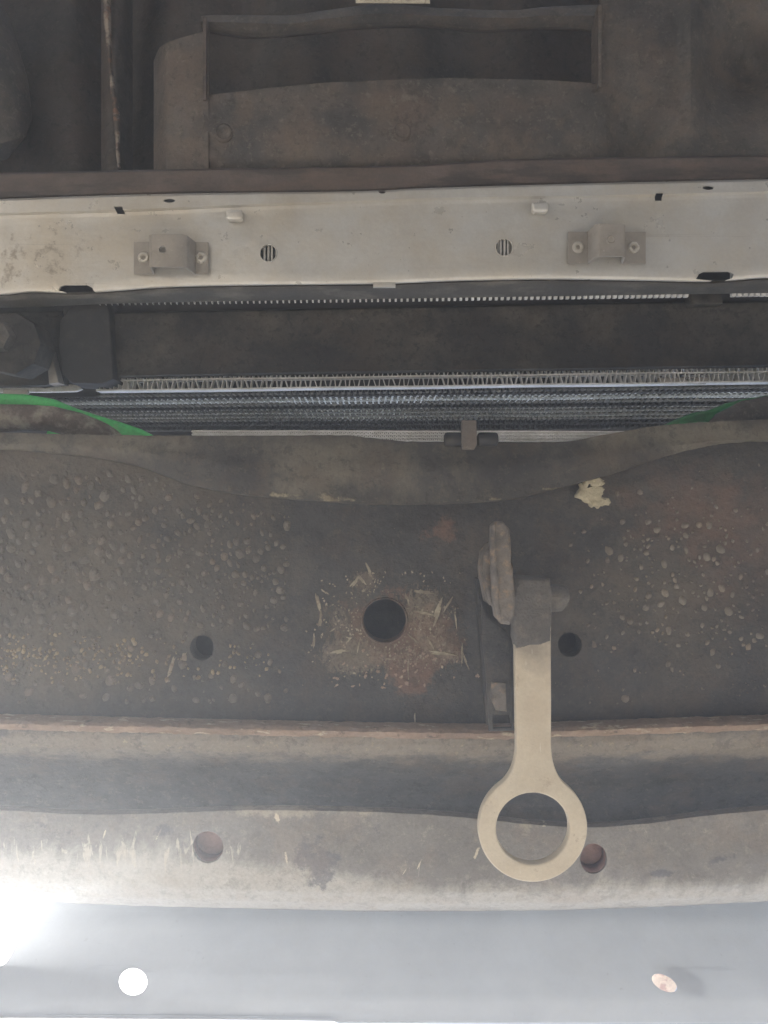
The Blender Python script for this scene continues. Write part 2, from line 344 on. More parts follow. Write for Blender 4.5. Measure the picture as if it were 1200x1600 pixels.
M['hose'] = surf('muddy_pipe', (.13, .10, .085), [dict(col=(.40, .37, .30), sc=70, lo=.46, hi=.62, amt=.9), dict(col=(.2, .15, .12), sc=120, lo=.56, hi=.68, amt=.7)], rough=.6, grit=.6)
M['cream'] = surf('cream_paint', (.57, .515, .41), [
    dict(col=(.45, .38, .29), sc=60, lo=.45, hi=.75, amt=.5, regs=[(833, 1090, 60, 80, .48, .25)]),
    dict(col=(.28, .25, .21), sc=50, lo=.5, hi=.8, bias=-.2, amt=.85, regs=[(833, 1010, 90, 75, .48, .6)]),
    dict(col=(.25, .18, .12), sc=400, lo=.67, hi=.73, amt=.75), dict(col=(.36, .29, .21), sc=80, rg=.8, lo=.60, hi=.68, amt=.6), dict(col=(.68, .66, .6), sc=150, st=(3, .4, 1), lo=.66, hi=.72, amt=.5), dict(col=(.33, .26, .19), sc=160, rg=.8, lo=.55, hi=.66, bias=-.3, regs=[(833, 1240, 40, 12, .46, .5), (833, 1350, 50, 10, .46, .4), (790, 1300, 10, 40, .46, .4)], amt=.7)], rough=.5, bumps=((700, .0001), (90, .0004)), var=.06, speck=.2)
M['mud'] = surf('caked_mud', (.115, .11, .105), [dict(col=(.20, .18, .15), sc=120, lo=.5, hi=.7, amt=.7)], rough=.85, bumps=((800, .0004), (200, .0012)))
M['boss'] = surf('pinkish_boss', (.75, .62, .52), [dict(col=(.5, .34, .3), sc=200, lo=.5, hi=.6)], rough=.5, bumps=((400, .0005),))
M['palemud'] = surf('pale_dried_mud', (.44, .40, .29), [dict(col=(.3, .26, .18), sc=200, lo=.5, hi=.7, amt=.6)], rough=.9, bumps=((600, .0006), (150, .001)))
M['crust'] = surf('crusted_iron', (.17, .155, .14), [dict(col=(.30, .22, .15), sc=140, lo=.52, hi=.64, amt=.8), dict(col=(.07, .065, .065), sc=70, lo=.52, hi=.66, amt=.8)], rough=.75, bumps=((700, .0004), (180, .0012)))
M['blister'] = surf('coating_blister', (.135, .127, .112), [dict(col=(.17, .15, .12), sc=40, lo=.5, hi=.7, amt=.6)], rough=.75, bumps=((1500, .0004), (500, .0008)), grit=.8)
M['chip'] = surf('chipped_primer', (.25, .225, .165), [dict(col=(.40, .36, .27), sc=90, lo=.48, hi=.6, amt=.8), dict(col=(.14, .10, .08), sc=120, lo=.52, hi=.6, amt=.7)], rough=.7, bumps=((900, .0002),))
M['blister_pale'] = surf('pale_coating_blister', (.18, .165, .14), [dict(col=(.30, .24, .18), sc=50, lo=.5, hi=.7, amt=.7), dict(col=(.14, .12, .11), sc=24, lo=.5, hi=.6, amt=.8)], rough=.75, bumps=((1500, .0003),))
M['flake'] = surf('ochre_flake', (.30, .25, .165), [dict(col=(.14, .12, .1), sc=110, lo=.45, hi=.6, amt=.8)], rough=.85, bumps=((1500, .0003),))
M['rustin'] = surf('rusty_hole_wall', (.21, .135, .12), [dict(col=(.32, .2, .17), sc=160, lo=.5, hi=.7, amt=.7)], rough=.6)
M['under'] = surf('grimy_underbody', (.070, .064, .062), [
    dict(col=(.13, .09, .07), sc=16, st=(1, .5, 1), lo=.45, hi=.72, amt=.7, regs=[(120, 100, 120, 260, .66, .15)]),
    dict(col=(.16, .15, .135), sc=20, lo=.52, hi=.78, amt=.6)], rough=.62, bumps=((800, .0002), (90, .001)), grit=.9)
M['panel'] = surf('grimy_brown_panel', (.115, .105, .097), [
    dict(col=(.15, .115, .095), sc=22, lo=.46, hi=.72, amt=.8, regs=[(280, 160, 80, 160, .62, .2), (640, 160, 260, 34, .62, .25)]),
    dict(col=(.055, .056, .06), sc=20, lo=.48, hi=.66, amt=.7, regs=[(370, 205, 60, 50, .62, .25), (850, 210, 110, 60, .62, .15), (540, 200, 60, 60, .62, .15)]),
    dict(col=(.26, .24, .2), sc=120, lo=.62, hi=.72, amt=.6, regs=[(640, 150, 120, 40, .62, .1)])], rough=.6, bumps=((900, .00015), (120, .0009)), grit=.8)
M['flangebrown'] = surf('brown_flange', (.13, .105, .095), [dict(col=(.17, .125, .10), sc=50, st=(.4, 1.5, 1), lo=.48, hi=.7, amt=.8), dict(col=(.05, .045, .045), sc=60, st=(.3, 1.5, 1), lo=.5, hi=.62, amt=.7)], rough=.6)
M['weld'] = surf('rusty_weld', (.09, .075, .065), [dict(col=(.38, .33, .28), sc=70, lo=.52, hi=.6, amt=.9, regs=[(168, 40, 20, 60, .68, .2)]), dict(col=(.22, .13, .09), sc=120, lo=.52, hi=.62)], rough=.7)
M['paper'] = surf('paper_label', (.62, .57, .46), [dict(col=(.35, .3, .22), sc=260, st=(1, 2, 1), lo=.55, hi=.62, amt=.8)], rough=.7, bumps=())
M['ground'] = surf('pale_concrete', (.50, .44, .36), [dict(col=(.36, .32, .27), sc=2, lo=.4, hi=.7, amt=.6), dict(col=(.2, .18, .16), sc=30, lo=.6, hi=.75, amt=.5)], rough=.9, bumps=((90, .002),))
M['dark'] = surf('dark_inner_steel', (.03, .031, .034), [dict(col=(.1, .09, .08), sc=30, lo=.5, hi=.75, amt=.6)], rough=.7)

# ------------------------------------------------------------------ setting
def struct(name, me, mat):
    o = link(name, me, mat); o['kind'] = 'structure'; return o
struct('ground', box_mesh((-20, -20, -.2), (20, 20, 0)), M['ground'])
# unseen slabs added as car body, to close off the sky above the parts
struct('sky_blocker_roof', box_mesh((-1.0, -2.6, 1.32), (1.0, .58, 1.36), .01), M['dark'])
struct('sky_blocker_side', box_mesh((-1.0, -2.6, .45), (-.96, .20, 1.31), .005), M['dark'])
struct('sky_blocker_side', box_mesh((.96, -2.6, .45), (1.0, .20, 1.31), .005), M['dark'])

XL, XR = -560, 1760
# ------------------------------------------------------------------ front crossmember
T = thing('front_crossmember', 'wide dusty grey steel crossmember with three round holes and patches of blistered coating', 'crossmember', W(600, 900, .52))
L0 = cur([(-260, 668), (0, 676), (200, 680), (380, 681), (530, 680), (580, 684), (640, 690), (760, 692), (880, 690), (940, 680), (1040, 664), (1200, 655), (1460, 648)], [(-260, .515), (100, .513), (330, .503), (600, .500), (850, .503), (1060, .511), (1460, .514)])
L1y = [(-260, 700), (0, 702), (130, 712), (210, 726), (300, 757), (380, 772), (500, 782), (600, 787), (700, 786), (790, 780), (870, 762), (960, 738), (1060, 706), (1130, 692), (1200, 688), (1460, 690)]
def shift(y, k): return [(a, b + k) for a, b in y]
L1d = [(-260, .517), (60, .516), (200, .510), (330, .498), (600, .494), (850, .497), (1000, .507), (1120, .514), (1460, .516)]
mid = [(a, b * .45 + 680 * .55 + 3) for a, b in L1y]
L1m = cur(mid, [(-260, .514), (100, .512), (330, .497), (600, .4935), (850, .497), (1060, .509), (1460, .513)])
dent = lambda x, y: .0012 * fbm(Vector((x * .012, y * .02, 1)), 3)
me = loft_mesh([L0, L1m, cur(L1y, L1d), cur(shift(L1y, 2), [(a, b + .004) for a, b in L1d])], XL, XR, 220, 5, .004, dent, jag=1.2); smooth(me, 50)
link('upper_lip', me, M['lip'], T)
def webd(x, y):
    s = 1 / (1 + math.exp(-(x - 446) / 9.)); s2 = 1 / (1 + math.exp((x - 742) / 5.))
    a = .0035 * s * s2                       # the smooth centre plate is set back a little
    b = .0010 * fbm(Vector((x * .02, y * .02, 4)), 4)
    roll = .018 * max(0, (y - 1060) / 75.) ** 2 * .25
    left = -.004 * math.exp(-((x - 1180) / 120.) ** 2 - ((y - 760) / 70.) ** 2)
    return a + b + roll + left
L2y = [(-260, 1122), (0, 1128), (300, 1135), (600, 1141), (760, 1143), (860, 1140), (1200, 1129), (1460, 1122)]
lw = [(a, b - 6) for a, b in L1y]
me = loft_mesh([cur(lw, .519), cur(830, .519), cur(960, .519), cur(1060, .519), cur(shift(L2y, -4), .519)], XL, XR, 260, 9, .004, webd)
me = cut(me, [holecut(601, 970, 33.5, 35, .522), holecut(316, 1012, 19, 20, .52), holecut(890, 1007, 18.5, 19.5, .52)]); smooth(me, 40)
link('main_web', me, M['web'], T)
# rims of the holes and the steel seen inside them
for px, py, r, d in ((601, 970, 34, .522), (316, 1012, 19, .52), (890, 1007, 18.5, .52)):
    rr = r / F * d
    link('hole_rim', lathe_mesh(W(px, py, d) + Vector((0, 0, .004)), [(rr * 1.01, 0), (rr * 1.0, -.0046 if r > 30 else -.003), (rr * 1.05, -.0048 if r > 30 else -.0032), (rr * 1.10, -.003), (rr * 1.10, .012), (rr * 1.01, .012), (rr * 1.01, 0)], 36, caps=False), M['web'], T)
link('inner_web', loft_mesh([cur(700, .60), cur(1300, .60)], XL, XR, 10, 2, .003), M['dark'], T)
SM = [cur(shift(L2y, -10), .516), cur(shift(L2y, -3), .508), cur(shift(L2y, 3), .505), cur(shift(L2y, 9), .506), cur(shift(L2y, 13), .510)]
me = loft_mesh(SM, XL, XR, 420, 3, .004, lambda x, y: .0012 * fbm(Vector((x * .06, y * .08, 3)), 4), jag=1.6); smooth(me, 60)
link('seam_flange', me, M['seam'], T)
L3 = [cur(shift(L2y, 11), .509), cur(shift(L2y, 22), .509), cur(shift(L2y, 38), .512), cur(shift(L2y, 54), .520), cur(shift(L2y, 78), .538), cur(1262, .556), cur(1330, .562)]
me = loft_mesh(L3, XL, XR, 240, 6, .004, lambda x, y: .0009 * fbm(Vector((x * .03, y * .04, 8)), 4)); smooth(me, 60)
link('channel', me, M['recess'], T)

# blisters in the coating: domes in the thousands, nobody could count them
def domes(name, spec, mat, parent, base=.5185):
    bm = bmesh.new()
    for px, py, r, hgt in spec:
        d = base + webd(px, py); c = W(px, py, d); R = r / F * d; n = 9
        ax = random.uniform(.75, 1.2); ay = random.uniform(.85, 1.35); sk = random.uniform(-.3, .3); s0 = random.random() * 99
        top = bm.verts.new(c + Vector((sk * R * .3, -R * .1, -hgt * R)))
        r1, r2 = [], []
        for k in range(n):
            a = 2 * PI * k / n; wv = 1 + .28 * fbm(Vector((math.cos(a) * 1.3 + s0, math.sin(a) * 1.3, s0)), 2)
            x, y = math.cos(a) * ax * R * wv, math.sin(a) * ay * R * wv; x += sk * y
            r1.append(bm.verts.new(c + Vector((x * .62, y * .62, -hgt * R * random.uniform(.7, .9)))))
            r2.append(bm.verts.new(c + Vector((x, y, .0012))))
        for k in range(n):
            q = (k + 1) % n; bm.faces.new((top, r1[q], r1[k])); bm.faces.new((r1[k], r1[q], r2[q], r2[k]))
    bmesh.ops.recalc_face_normals(bm, faces=bm.faces)
    me = bpy.data.meshes.new(name); bm.to_mesh(me); bm.free(); me.polygons.foreach_set('use_smooth', [True] * len(me.polygons))
    me = roughen(me, .00035, 700); o = link(name, me, mat, parent); o['kind'] = 'stuff'; return o
def scatter(n, dens, rad, hgt, gap=1.1):
    out = []; tries = 0
    while len(out) < n and tries < n * 60:
        tries += 1
        px, py = random.uniform(-240, 1420), random.uniform(715, 1100)
        if random.random() > dens(px, py): continue
        if any(math.hypot(px - a, py - b) < c_ for a, b, c_ in ((316, 1012, 32), (890, 1007, 30), (926, 770, 34))): continue
        r = rad(px, py)
        if any((px - q[0]) ** 2 + (py - q[1]) ** 2 < ((r + q[2]) * gap) ** 2 for q in out[-400:]): continue
        out.append((px, py, r, hgt * random.uniform(.6, 1.2)))
    return out
def dl(px, py):
    if px > 448 or py < 735 + max(0, px - 200) * .28: return 0
    if py > 985: return .12
    v = max(.25, min(1, 1.25 - px / 600)) * min(1, max(.25, (py - 720) / 70))
    return v * (.45 if fbm(Vector((px * .012, py * .012, 3))) < -.12 else 1)
def rl(px, py): return random.choice((2.6, 3.2, 4.0, 5.0, 6.0, 7.5)) * (1.12 if px < 180 else .86)
def dr(px, py):
    if px < 880: return 0
    e = ((px - 1060) / 150) ** 2 + ((py - 900) / 130) ** 2
    return (1 if e < .7 else .25 if e < 1.5 else .05) * (1 if py > 790 else .3) * (.2 if px > 1250 else 1)
big = scatter(190, dl, lambda x, y: random.uniform(6.5, 9.0) * (1.1 if x < 180 else .85), .32, .98)
def scatter2(first, *a):
    return [q for q in scatter(*a) if all((q[0]-b[0])**2 + (q[1]-b[1])**2 > ((q[2]+b[2])*.95)**2 for b in first)]
domes('coating_blisters', big + scatter2(big, 900, dl, rl, .30, .86), M['blister'], T)
bigr = scatter(46, dr, lambda x, y: random.uniform(4.5, 7.5), .28, 1.05)
domes('coating_blisters', bigr + scatter2(bigr, 240, dr, lambda x, y: random.choice((2, 2.6, 3.2, 4.2)), .32, 1.0), M['blister_pale'], T)
def dfk(px, py):
    if py < 985 or py > 1068 or px > 420: return 0
    return max(0, 1 - abs(py - 1030) / 44) * (1 if px < 210 else .35)
domes('ochre_flakes', scatter(420, dfk, lambda x, y: random.choice((1.8, 2.4, 3.0, 3.8)), .6, .7), M['flake'], T)
domes('fine_grit', scatter(420, lambda x, y: .5 if (x < 446 or x > 880) and y > 740 else .04, lambda x, y: random.choice((.9, 1.2, 1.6)), .6, .9), M['blister'], T)
# paint and rust flakes scraped up round the big hole
STROKES = [(577, 893, 4, 26, -20), (556, 908, 4, 18, 42), (567, 908, 4, 11, -40), (684, 956, 5, 36, 20), (664, 958, 26, 3, 14), (660, 925, 20, 5, 8), (497, 940, 4, 26, -14), (501, 966, 4, 16, 4), (490, 1000, 3, 22, 4),
           (530, 1018, 22, 4, -8), (638, 1040, 2, 22, 2), (636, 935, 3, 14, -20), (690, 1020, 28, 4, 6), (520, 984, 9, 2, -35), (722, 1020, 2, 28, 2), (728, 1034, 2, 20, -22), (648, 1122, 1.6, 16, 0), (268, 1040, 4, 20, 18), (288, 1026, 6, 11, 20),
           (700, 945, 2, 24, 32), (712, 968, 2, 18, -8), (648, 1000, 18, 2, 40), (560, 1010, 2, 16, 12), (508, 925, 12, 2, 30), (672, 1004, 2, 15, -30), (545, 1000, 10, 2, -50), (610, 1030, 14, 2, 10)]
def flakes(name, items, mat, th):
    bm = bmesh.new()
    for px, py, a, b, ang in items:
        c = W(px, py, .5185 + webd(px, py)); n = 14; k = .519 / F; an = math.radians(ang); s0 = random.random() * 50; t_, b_ = [], []
        for i in range(n):
            q = 2 * PI * i / n; wv = 1 + .9 * fbm(Vector((math.cos(q) * 2 + s0, math.sin(q) * 2, s0)), 3)
            x, y = math.cos(q) * a * wv * .62, math.sin(q) * b * wv * .62; x, y = x * math.cos(an) - y * math.sin(an), x * math.sin(an) + y * math.cos(an)
            t_.append(bm.verts.new(c + Vector((x * k, y * k, -th)))); b_.append(bm.verts.new(c + Vector((x * k * 1.05, y * k * 1.05, .0012))))
        bm.faces.new(t_)
        for i in range(n): bm.faces.new((t_[i], b_[i], b_[(i+1) % n], t_[(i+1) % n]))
    bmesh.ops.recalc_face_normals(bm, faces=bm.faces)
    me = bpy.data.meshes.new(name); bm.to_mesh(me); bm.free(); smooth(me, 30); o = link(name, me, mat, T); o['kind'] = 'stuff'
small = []
while len(small) < 300:
    x, y = random.gauss(606, 70), random.gauss(980, 48); r = math.hypot(x - 601, y - 970)
    if r > 40 and abs(x - 605) < 130 and abs(y - 980) < 88 and not (x > 740) and fbm(Vector((x * .03, y * .03, 9))) > -.12: small.append((x, y, random.uniform(.8, 2.6), random.uniform(1.0, 3.2), random.choice((random.uniform(-30, 30), random.uniform(-80, 80)))))
flakes('paint_flakes', STROKES + small, M['chip'], .0003)
flakes('rust_flakes', [(random.gauss(625, 50), random.uniform(1008, 1075), random.uniform(1.5, 5), random.uniform(1.5, 6), random.uniform(0, 90)) for _ in range(50)], M['seam'], .0002)
# splash of dried mud below the lip
ol = ell(926, 770, 20, 22, 48, 0, .45); ol = [(x + (6 if y > 778 else -3) , y) for x, y in ol]
link('mud_splash', roughen(plate_mesh([ol], .507, .006, .0018, seg=3), .0006, 300), M['palemud'], T)
link('mud_splash', roughen(plate_mesh([ell(944, 784, 11, 7, 26, 0, .4)], .508, .005, .0015), .0005, 300), M['palemud'], T)
link('mud_splash', roughen(plate_mesh([ell(932, 754, 14, 8, 26, 0, .4)], .507, .005, .0015), .0005, 300), M['palemud'], T)

# ------------------------------------------------------------------ lower rail
T = thing('lower_rail', 'scuffed pale grey lower rail with scratched paint, passing behind the ring of the tow hook', 'rail', W(600, 1340, .5))
L4y = [(-260, 1250), (0, 1262), (150, 1269), (250, 1267), (400, 1262), (550, 1264), (650, 1268), (750, 1276), (850, 1286), (920, 1289), (1000, 1284), (1100, 1271), (1200, 1262), (1460, 1250)]
L5y = [(-260, 1300), (-60, 1380), (0, 1396), (70, 1408), (200, 1415), (400, 1420), (600, 1424), (800, 1423), (1000, 1418), (1200, 1408), (1460, 1390)]
R_ = [cur(shift(L4y, -1), .512), cur(L4y, .503), cur(shift(L4y, 4), .4995), cur(shift(L4y, 26), .499), cur([(a, b * .5 + c * .5) for (a, b), c in zip([(x, hermite(L4y)(x)) for x in range(-260, 1500, 60)], [hermite(L5y)(x) for x in range(-260, 1500, 60)])], .498),
      cur(shift(L5y, -30), .501), cur(shift(L5y, -12), .506), cur(shift(L5y, -3), .514), cur(L5y, .526)]
me = loft_mesh(R_, XL, XR, 260, 5, .0035, lambda x, y: .0016 * fbm(Vector((x * .01, y * .014, 11)), 4) + .0004 * fbm(Vector((x * .06, y * .06, 2))), jag=.8)
me = cut(me, [holecut(326, 1322, 24, 25, .5), holecut(927, 1341, 21, 24, .5)]); smooth(me, 50)
link('rail_sheet', me, M['rail'], T)
for px, py, rx in ((326, 1322, 24), (927, 1341, 21)):
    r = rx / F * .5
    o = link('hole_sleeve', tube_mesh([W(px, py, .5) + Vector((0, 0, .001)), W(px, py, .5) + Vector((0, 0, .011))], [r * 1.03, r * 1.0], 32, False), M['rustin'], T)
    md = o.modifiers.new('t', 'SOLIDIFY'); md.thickness = .001; md.offset = 1
    link('sleeve_bottom', lathe_mesh(W(px, py, .5) + Vector((0, 0, .010)), [(r * .3, -.0015), (r * .85, -.001), (r * 1.0, 0), (r * 1.0, .002), (.001, .002)], 28), M['rustin'], o)

# ------------------------------------------------------------------ bumper cover
T = thing('bumper_cover', 'pale blue grey bumper cover along the bottom edge with a small hole towards each end', 'bumper', W(600, 1500, .55))
BT = [(-260, 1400), (-140, 1430), (-60, 1490), (0, 1512), (30, 1468), (60, 1420), (75, 1385), (200, 1375), (600, 1372), (1460, 1370)]
fBT = hermite(BT)
fD = hermite([(1370, .66), (1430, .620), (1500, .586), (1560, .560), (1600, .546)])
KX = (-260, -140, -60, 0, 30, 60, 75, 200, 600, 1460)
B_ = []
for t in (0, .12, .3, .5, .7, .85, .97):
    ys = [(a, fBT(a) * (1 - t) + 1594 * t) for a in KX]; B_.append(cur(ys, [(a, fD(b)) for a, b in ys]))
B_ += [cur([(-260, 1584), (0, 1588), (520, 1593), (530, 1596), (1460, 1597)], .547), cur([(-260, 1587), (0, 1591), (520, 1596), (530, 1599), (1460, 1600)], .546)]
me = loft_mesh(B_, XL, XR, 240, 4, .0025, lambda x, y: .0012 * fbm(Vector((x * .005, y * .005, 21)), 2))
me = cut(me, [ray_prism(ell(208, 1534, 22, 21), .52, .66), ray_prism([(1038 + (x - 1038) * .97 - (y - 1536) * -.25, 1536 + (y - 1536) * .97 + (x - 1038) * .25) for x, y in ell(1038, 1536, 20, 14, 32)], .52, .66)]); smooth(me, 50)
link('cover_panel', me, M['bumper'], T)
link('screw_boss', roughen(lathe_mesh(W(1038, 1536, .588), [(.0005, .0), (.003, -.001), (.0105, 0), (.0108, .003), (.002, .004)], 24), .0007, 300), M['boss'], T)

# ------------------------------------------------------------------ tow hook
T = thing('tow_hook', 'cream painted tow hook with a big ring end, hanging in front of the crossmember', 'tow hook', W(833, 1100, .47))
def hookz(x, y):      # leans out from the crossmember towards the ring
    return -.030 * (y - W(0, 950, .47).y) / (W(0, 1380, .47).y - W(0, 950, .47).y)
R0, cx, cy_ = 85.5, 833, 1295
out = []
def bez(p0, p1, p2, n=14): return [((1-t)**2 * p0[0] + 2*(1-t)*t * p1[0] + t*t * p2[0], (1-t)**2 * p0[1] + 2*(1-t)*t * p1[1] + t*t * p2[1]) for t in [i / n for i in range(n + 1)]]
a0 = math.radians(-52)
pr = (cx + R0 * math.cos(a0), cy_ + R0 * math.sin(a0)); pl = (cx - R0 * math.cos(a0), cy_ + R0 * math.sin(a0))
n = 64
for i in range(n + 1):
    a = a0 + (PI - 2 * a0) * i / n; out.append((cx + R0 * math.cos(a), cy_ + R0 * math.sin(a)))
out += bez(pl, (807, 1208), (806.5, 1165))[1:]
out += [(805.5, 1100), (804.5, 1040), (804, 975)]
out += [(861, 975), (861, 1040), (861.5, 1100)]
out += bez((861.5, 1165), (863, 1208), pr)[:-1]
inner = ell(833, 1296, 57.5, 56.5, 64)
def scaled(ol, k=1.0): return ol
d0 = .478
# the outline is drawn where it is seen: undo the lean so that near and far ends keep the photographed size
def unlean(ol):
    r = []
    for x, y in ol:
        z = d0 + hookz(0, (y - 800) / F * (d0 - .015)); k = z / d0
        r.append((600 + (x - 600) * k, 800 + (y - 800) * k))
    return r
link('hook_body', plate_mesh([unlean(out), unlean(inner)], d0, .0070, .0011, hookz, 4), M['cream'], T)
bm = bmesh.new()
me = plate_mesh([[(802, 900), (860, 904), (864, 930), (862, 975), (862, 1003), (846, 1008), (826, 1010), (808, 1014), (803, 1000), (801, 960), (804, 930)]], .469, .016, .003, None, 3)
bm.from_mesh(me); bmesh.ops.triangulate(bm, faces=bm.faces); bmesh.ops.subdivide_edges(bm, edges=bm.edges[:], cuts=5, use_grid_fill=True); bm.to_mesh(me); bm.free()
link('mud_sleeve', roughen(me, .0008, 170, 3), M['mud'], T)
link('pin', roughen(tube_mesh([W(806, 934, .484), W(836, 934, .484), W(864, 934, .484), W(878, 934, .484), W(885, 935, .484)], [.0088, .0088, .0088, .0085, .006], 24), .0006, 260), M['mud'], T)

# ------------------------------------------------------------------ hook mounting plate beside the hook
T = thing('hook_mount', 'crusted iron clevis plate standing on edge at the left of the tow hook shank', 'mount', W(780, 900, .47))
me = plate_mesh([[(769, 822), (776, 815), (788, 815), (796, 826), (800, 860), (803, 900), (806, 935), (804, 962), (797, 977), (784, 976), (775, 966), (771, 930), (769, 890), (767, 850)]], .452, .014, .003, None, 3)
bm = bmesh.new(); bm.from_mesh(me); bmesh.ops.triangulate(bm, faces=bm.faces); bmesh.ops.subdivide_edges(bm, edges=bm.edges[:], cuts=4); bm.to_mesh(me); bm.free()
cp = link('clevis_plate', roughen(me, .0006, 130, 9), M['crust'], T)
link('ridge', roughen(tube_mesh([W(772, 820, .4525), W(771, 860, .452), W(773, 905, .452), W(776, 940, .4525), W(782, 970, .4535)], [.0012, .002, .0022, .002, .0012], 10), .0006, 200), M['crust'], cp)
me = plate_mesh([[(768, 850), (776, 848), (782, 900), (783, 950), (776, 955), (765, 945), (757, 915), (754, 885), (757, 866)]], .462, .03, .003, None, 3)
bm = bmesh.new(); bm.from_mesh(me); bmesh.ops.triangulate(bm, faces=bm.faces); bmesh.ops.subdivide_edges(bm, edges=bm.edges[:], cuts=4); bm.to_mesh(me); bm.free()
link('rust_crust', roughen(me, .0010, 200, 4), M['crust'], cp)
o2 = [(752, 940), (762, 965), (790, 985), (798, 1000), (797, 1060), (799, 1100), (804, 1142), (764, 1143), (762, 1100), (758, 1040), (752, 990)]
tg = link('tongue', roughen(plate_mesh([o2, [(769, 1118), (796, 1117), (799, 1137), (771, 1138)]], .494, .003, .0006), .0003, 200), M['web'], T)
link('tongue_flange', plate_mesh([[(745, 905), (749, 903), (752, 950), (759, 1040), (766, 1132), (761, 1134), (754, 1040), (747, 950)]], .503, .014, .001), M['web'], T)
link('rust_patch', roughen(plate_mesh([[(768, 1066), (790, 1068), (792, 1112), (775, 1110), (766, 1090)]], .4925, .002, .0006), .0005, 300), M['crust'], tg)

# ------------------------------------------------------------------ aluminium support panel
T = thing('support_panel', 'bright aluminium radiator support panel with two round vent holes, above the black bar', 'panel', W(600, 380, .6))
ctop = [(-260, 320), (0, 311), (250, 303), (590, 298), (640, 295), (900, 287), (1200, 280), (1460, 274)]
ccr = [(-260, 344), (0, 337), (180, 332), (400, 323), (600, 316), (700, 313), (1000, 308), (1200, 303), (1460, 297)]
clow = [(-260, 462), (0, 460), (50, 456), (110, 458), (170, 455), (250, 449), (350, 446), (600, 443), (700, 439), (850, 436), (1000, 438), (1100, 440), (1200, 434), (1460, 428)]
wob = lambda x, y: .0009 * fbm(Vector((x * .008, y * .014, 31)), 3)
P_ = [cur(ctop, .604), cur(shift(ctop, 3), .5995), cur(shift(ccr, -4), .599), cur(ccr, .6015), cur(shift(ccr, 6), .602), cur(shift(ccr, 60), .6005), cur(shift(clow, -6), .600), cur(shift(clow, -1), .601), cur(clow, .603)]
me = loft_mesh(P_, XL, XR, 260, 4, .0015, wob)
cuts_ = [holecut(419, 395, 13, 13.5, .6), holecut(788, 386, 13, 13.5, .6)]
cuts_.append(prism([(93, 455), (97, 449), (104, 447), (138, 447), (146, 451), (149, 457), (120, 462)], .585, .62))
cuts_.append(prism([(1086, 437), (1091, 429), (1098, 426), (1136, 426), (1144, 430), (1142, 436), (1125, 441)], .585, .62))
cuts_.append(prism([(180, 325), (193, 325), (196, 335), (184, 335)], .585, .62)); cuts_.append(prism([(1022, 304), (1034, 304), (1034, 314), (1023, 314)], .585, .62))
cuts_.append(holecut(265, 314, 9, 3.2, .6)); cuts_.append(holecut(1106, 294, 9, 3.2, .6)); cuts_.append(holecut(597, 299, 6, 4, .6))
me = cut(me, cuts_); smooth(me, 30); link('panel_sheet', me, M['alu'], T)
for px, py in ((419, 395), (788, 386)):
    link('hole_rim', plate_mesh([ell(px, py, 14.2, 14.6), ell(px, py, 12.6, 13.0)], .5995, .0022, .0004), M['alu'], T)
for px, py in ((419, 395), (788, 386)):
    for dx in (-5.6, .2, 5.8):  # bright bars added to stand in for the dim cooler fins behind
        h_ = math.sqrt(14 ** 2 - dx * dx)
        link('added_fin_bar', plate_mesh([[(px + dx - 1.5, py - h_), (px + dx + 1.5, py - h_), (px + dx + 1.5, py + h_), (px + dx - 1.5, py + h_)]], .6045, .0015, .0003), M['finbright'], T)
for px, py in ((365, 335), (845, 323)):        # pressed tabs
    link('pressed_tab', roughen(plate_mesh([[(px - 13, py - 7), (px + 12, py - 8), (px + 14, py - 4), (px + 13, py + 5), (px + 9, py + 8), (px - 9, py + 8), (px - 13, py + 4)]], .5925, .008, .0022, None, 3), .0002, 300), M['alu'], T)
me = loft_mesh([cur(shift(clow, -1), .606), cur(shift(clow, 3), .604), cur([(a, b + 9) for a, b in clow], .606), cur([(-260, 482), (0, 480), (200, 473), (600, 466), (1000, 460), (1200, 457), (1460, 454)], .616)], XL, XR, 160, 3, .002, wob); smooth(me, 40)
link('lower_flange', me, M['aluflange'], T)
link('tab', plate_mesh([[(583, 441), (618, 441), (618, 448.5), (583, 448.5)]], .600, .003, .0003), M['alu'], T)

